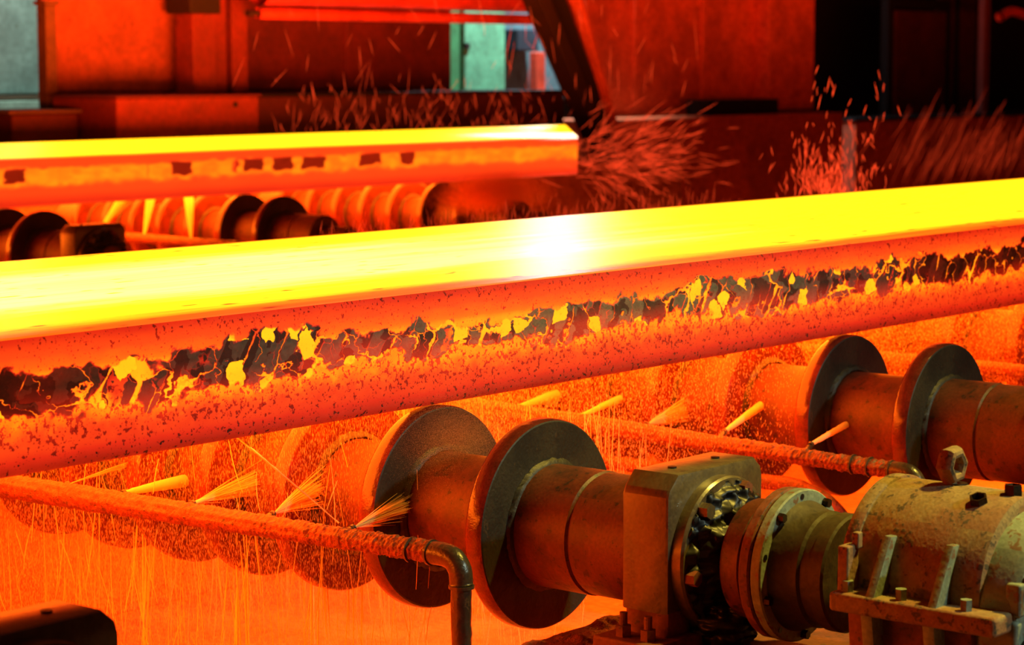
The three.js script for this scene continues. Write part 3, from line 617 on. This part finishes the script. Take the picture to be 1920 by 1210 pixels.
machine('machine_housing', 'dark maroon housing behind the bright top of the far slab', 'housing', [['body', slabBox(8.54, 12.6, 0, 1.32, -9.9, 0.6), P.maroon], ['lid', slabBox(8.52, 12.62, 1.32, 1.34, -9.88, 0.64, 0.006), P.black]]);
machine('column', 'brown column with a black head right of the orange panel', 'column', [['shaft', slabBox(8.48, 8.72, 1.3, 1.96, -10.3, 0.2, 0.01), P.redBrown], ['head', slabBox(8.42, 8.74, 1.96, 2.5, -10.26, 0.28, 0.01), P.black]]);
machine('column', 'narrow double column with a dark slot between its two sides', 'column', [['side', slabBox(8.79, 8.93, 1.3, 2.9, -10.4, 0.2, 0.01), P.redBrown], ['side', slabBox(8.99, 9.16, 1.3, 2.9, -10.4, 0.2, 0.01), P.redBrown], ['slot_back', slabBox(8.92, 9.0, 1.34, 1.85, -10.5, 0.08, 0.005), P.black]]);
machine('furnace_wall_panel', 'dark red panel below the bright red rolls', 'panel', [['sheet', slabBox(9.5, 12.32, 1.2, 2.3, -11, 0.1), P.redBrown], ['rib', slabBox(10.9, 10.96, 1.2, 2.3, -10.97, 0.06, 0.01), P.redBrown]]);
{
  const roll = (name, label, x0, x1, y, z, r) => { const t = thing(name, label, 'roll', [0, 0, 0]); mesh('barrel', pipe(straight(V(x0, y, z), V(x1, y, z)), r, { along: 4, around: 40 }), P.redRoll, t); mesh('journal', [pipe(straight(V(x0 - 0.12, y, z), V(x0, y, z)), r * 0.55, { along: 2, around: 24 }), pipe(straight(V(x1, y, z), V(x1 + 0.1, y, z)), r * 0.55, { along: 2, around: 24 })], P.darkBrown, t); };
  roll('roll', 'thick bright red roll along the top edge of the picture', 9.1, 12.5, 2.17, -10.2, 0.14);
  roll('roll', 'thin bright red roll just under the thick one', 8.98, 12.4, 1.965, -10.1, 0.045);
}
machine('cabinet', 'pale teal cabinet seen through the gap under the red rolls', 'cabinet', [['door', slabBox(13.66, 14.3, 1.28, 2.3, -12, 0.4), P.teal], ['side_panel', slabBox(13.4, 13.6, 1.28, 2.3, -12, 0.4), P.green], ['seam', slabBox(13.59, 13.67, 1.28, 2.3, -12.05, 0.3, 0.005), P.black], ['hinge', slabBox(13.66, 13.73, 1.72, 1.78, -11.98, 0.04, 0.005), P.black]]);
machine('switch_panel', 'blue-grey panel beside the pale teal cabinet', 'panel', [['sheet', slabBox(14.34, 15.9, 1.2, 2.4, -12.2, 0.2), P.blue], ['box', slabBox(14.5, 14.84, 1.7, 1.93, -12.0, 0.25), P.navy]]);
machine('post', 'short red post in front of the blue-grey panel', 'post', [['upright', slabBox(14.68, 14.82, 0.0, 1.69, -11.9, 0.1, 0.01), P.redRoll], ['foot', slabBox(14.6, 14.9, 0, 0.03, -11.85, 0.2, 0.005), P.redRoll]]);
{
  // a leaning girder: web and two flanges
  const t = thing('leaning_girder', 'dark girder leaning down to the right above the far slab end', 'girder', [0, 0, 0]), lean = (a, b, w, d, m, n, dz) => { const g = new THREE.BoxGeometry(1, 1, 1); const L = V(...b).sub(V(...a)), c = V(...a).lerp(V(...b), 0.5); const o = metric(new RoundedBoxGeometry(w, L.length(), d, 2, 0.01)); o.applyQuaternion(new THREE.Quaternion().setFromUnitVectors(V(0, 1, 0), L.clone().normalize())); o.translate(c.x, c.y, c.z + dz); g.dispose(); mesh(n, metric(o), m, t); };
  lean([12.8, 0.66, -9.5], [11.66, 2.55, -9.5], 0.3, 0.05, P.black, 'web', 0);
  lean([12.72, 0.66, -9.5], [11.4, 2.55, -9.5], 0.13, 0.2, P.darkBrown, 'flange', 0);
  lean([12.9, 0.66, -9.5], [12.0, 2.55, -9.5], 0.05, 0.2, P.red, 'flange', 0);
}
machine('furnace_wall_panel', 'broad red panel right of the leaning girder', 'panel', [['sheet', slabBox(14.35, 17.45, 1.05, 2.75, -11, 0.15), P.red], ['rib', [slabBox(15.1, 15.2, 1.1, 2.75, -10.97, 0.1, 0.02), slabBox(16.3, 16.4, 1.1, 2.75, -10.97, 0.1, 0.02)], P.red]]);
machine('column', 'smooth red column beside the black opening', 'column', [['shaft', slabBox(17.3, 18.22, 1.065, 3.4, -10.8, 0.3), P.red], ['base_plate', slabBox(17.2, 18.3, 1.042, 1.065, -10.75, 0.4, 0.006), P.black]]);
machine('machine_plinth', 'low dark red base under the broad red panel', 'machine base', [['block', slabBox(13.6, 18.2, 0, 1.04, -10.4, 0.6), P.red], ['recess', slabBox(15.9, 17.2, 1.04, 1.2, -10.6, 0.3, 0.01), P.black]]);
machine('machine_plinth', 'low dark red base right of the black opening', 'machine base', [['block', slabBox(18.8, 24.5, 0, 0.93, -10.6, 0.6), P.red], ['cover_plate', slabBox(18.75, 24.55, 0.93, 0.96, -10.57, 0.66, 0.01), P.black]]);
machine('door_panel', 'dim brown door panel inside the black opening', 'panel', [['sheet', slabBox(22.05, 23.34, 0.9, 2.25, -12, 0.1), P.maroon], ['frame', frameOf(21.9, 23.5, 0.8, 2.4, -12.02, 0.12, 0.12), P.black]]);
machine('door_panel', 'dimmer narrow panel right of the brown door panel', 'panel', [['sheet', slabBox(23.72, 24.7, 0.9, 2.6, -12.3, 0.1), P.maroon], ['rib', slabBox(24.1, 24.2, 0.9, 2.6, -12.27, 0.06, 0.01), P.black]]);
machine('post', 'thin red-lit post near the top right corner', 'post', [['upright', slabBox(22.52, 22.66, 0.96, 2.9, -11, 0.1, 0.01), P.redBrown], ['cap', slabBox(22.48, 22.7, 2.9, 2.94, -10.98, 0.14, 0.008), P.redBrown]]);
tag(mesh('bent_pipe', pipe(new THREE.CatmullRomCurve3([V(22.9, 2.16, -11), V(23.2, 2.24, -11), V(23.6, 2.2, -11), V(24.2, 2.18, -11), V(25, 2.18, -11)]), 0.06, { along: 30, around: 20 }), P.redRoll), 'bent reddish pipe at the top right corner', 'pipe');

// ---------------------------------------------------------------- lamps and the window above the frame
function bayLamp(label, at, aim, color, power, angle, soft, glow) {
  const t = thing('bay_lamp', label, 'lamp', at);
  const d = V(...aim).sub(V(...at)).normalize(), q = new THREE.Quaternion().setFromUnitVectors(V(0, 0, 1), d);
  const shade = mesh('lamp_shade', turned([[0.05, -0.34], [0.08, -0.32], [0.1, -0.2], [0.22, 0.0], [0.225, 0.01], [0.21, 0.0], [0.09, -0.19], [0.05, -0.2]], 40), P.tealGrey, t);
  shade.quaternion.copy(q);
  const lens = mesh('lamp_glass', turned([[0, -0.055], [0.1, -0.055], [0.175, -0.06], [0.175, -0.065], [0, -0.065]], 32), new THREE.MeshStandardMaterial({ name: 'lamp glow', color: 0x888888, emissive: color, emissiveIntensity: glow }), t);
  lens.quaternion.copy(q);
  const l = new THREE.SpotLight(color, power, 0, angle, 0.5, 2);
  l.name = 'bay_lamp_light'; l.castShadow = true; l.shadow.radius = soft;
  l.position.copy(V(...at).addScaledVector(d, 0.02));
  l.target.position.set(...aim);
  scene.add(l, l.target);
}
bayLamp('warm bay lamp high at the right', [3.3, 7.4, 3.0], [0.7, 0.5, 0.85], HOT(1, 0.7, 0.085), 345, 0.2, 10, 5);
bayLamp('cool bay lamp at the right front', [2.4, 5.2, 8.4], [0.75, 0.6, 0.9], HOT(0.78, 1, 0.8), 92, 0.2, 10, 5);
bayLamp('cool bay lamp over the grey-green cabinet', [7.6, 4.4, -10.95], [7.9, 1.6, -12], HOT(0.75, 1, 0.9), 75, 0.6, 9, 5);
bayLamp('cool bay lamp over the teal cabinet at the back', [14.4, 4.6, -11.2], [14.3, 1.5, -12.1], HOT(0.75, 1, 0.9), 160, 0.6, 9, 5);
bayLamp('added unseen cool spot straight above the cut end of the far slab', [8.9, 6.5, -6.8], [8.75, 1.08, -7.0], HOT(0.8, 0.92, 1), 1300, 0.125, 5, 5);  // added lamp, whitens the slab end in place of the window reflection
{
  const t = new THREE.Group(); t.name = 'window_1'; t.userData.kind = 'structure'; scene.add(t);
  mesh('window_frame', frameOf(15.9, 17.1, 2.4, 4.2, -13.1, 0.08, 0.1), P.black, t);
  mesh('pane', [slabBox(15.99, 17.01, 2.49, 4.11, -13.15, 0.02, 0.005)], new THREE.MeshStandardMaterial({ name: 'daylit window glass', color: 0x888888, emissive: HOT(0.75, 0.9, 1), emissiveIntensity: 24 }), t);
  areaLight('window_daylight', 1, 1.6, [16.5, 3.3, -13.05], [16.5, 3.3, 0], HOT(0.75, 0.9, 1), 7);
}
renderer.render(scene, camera);
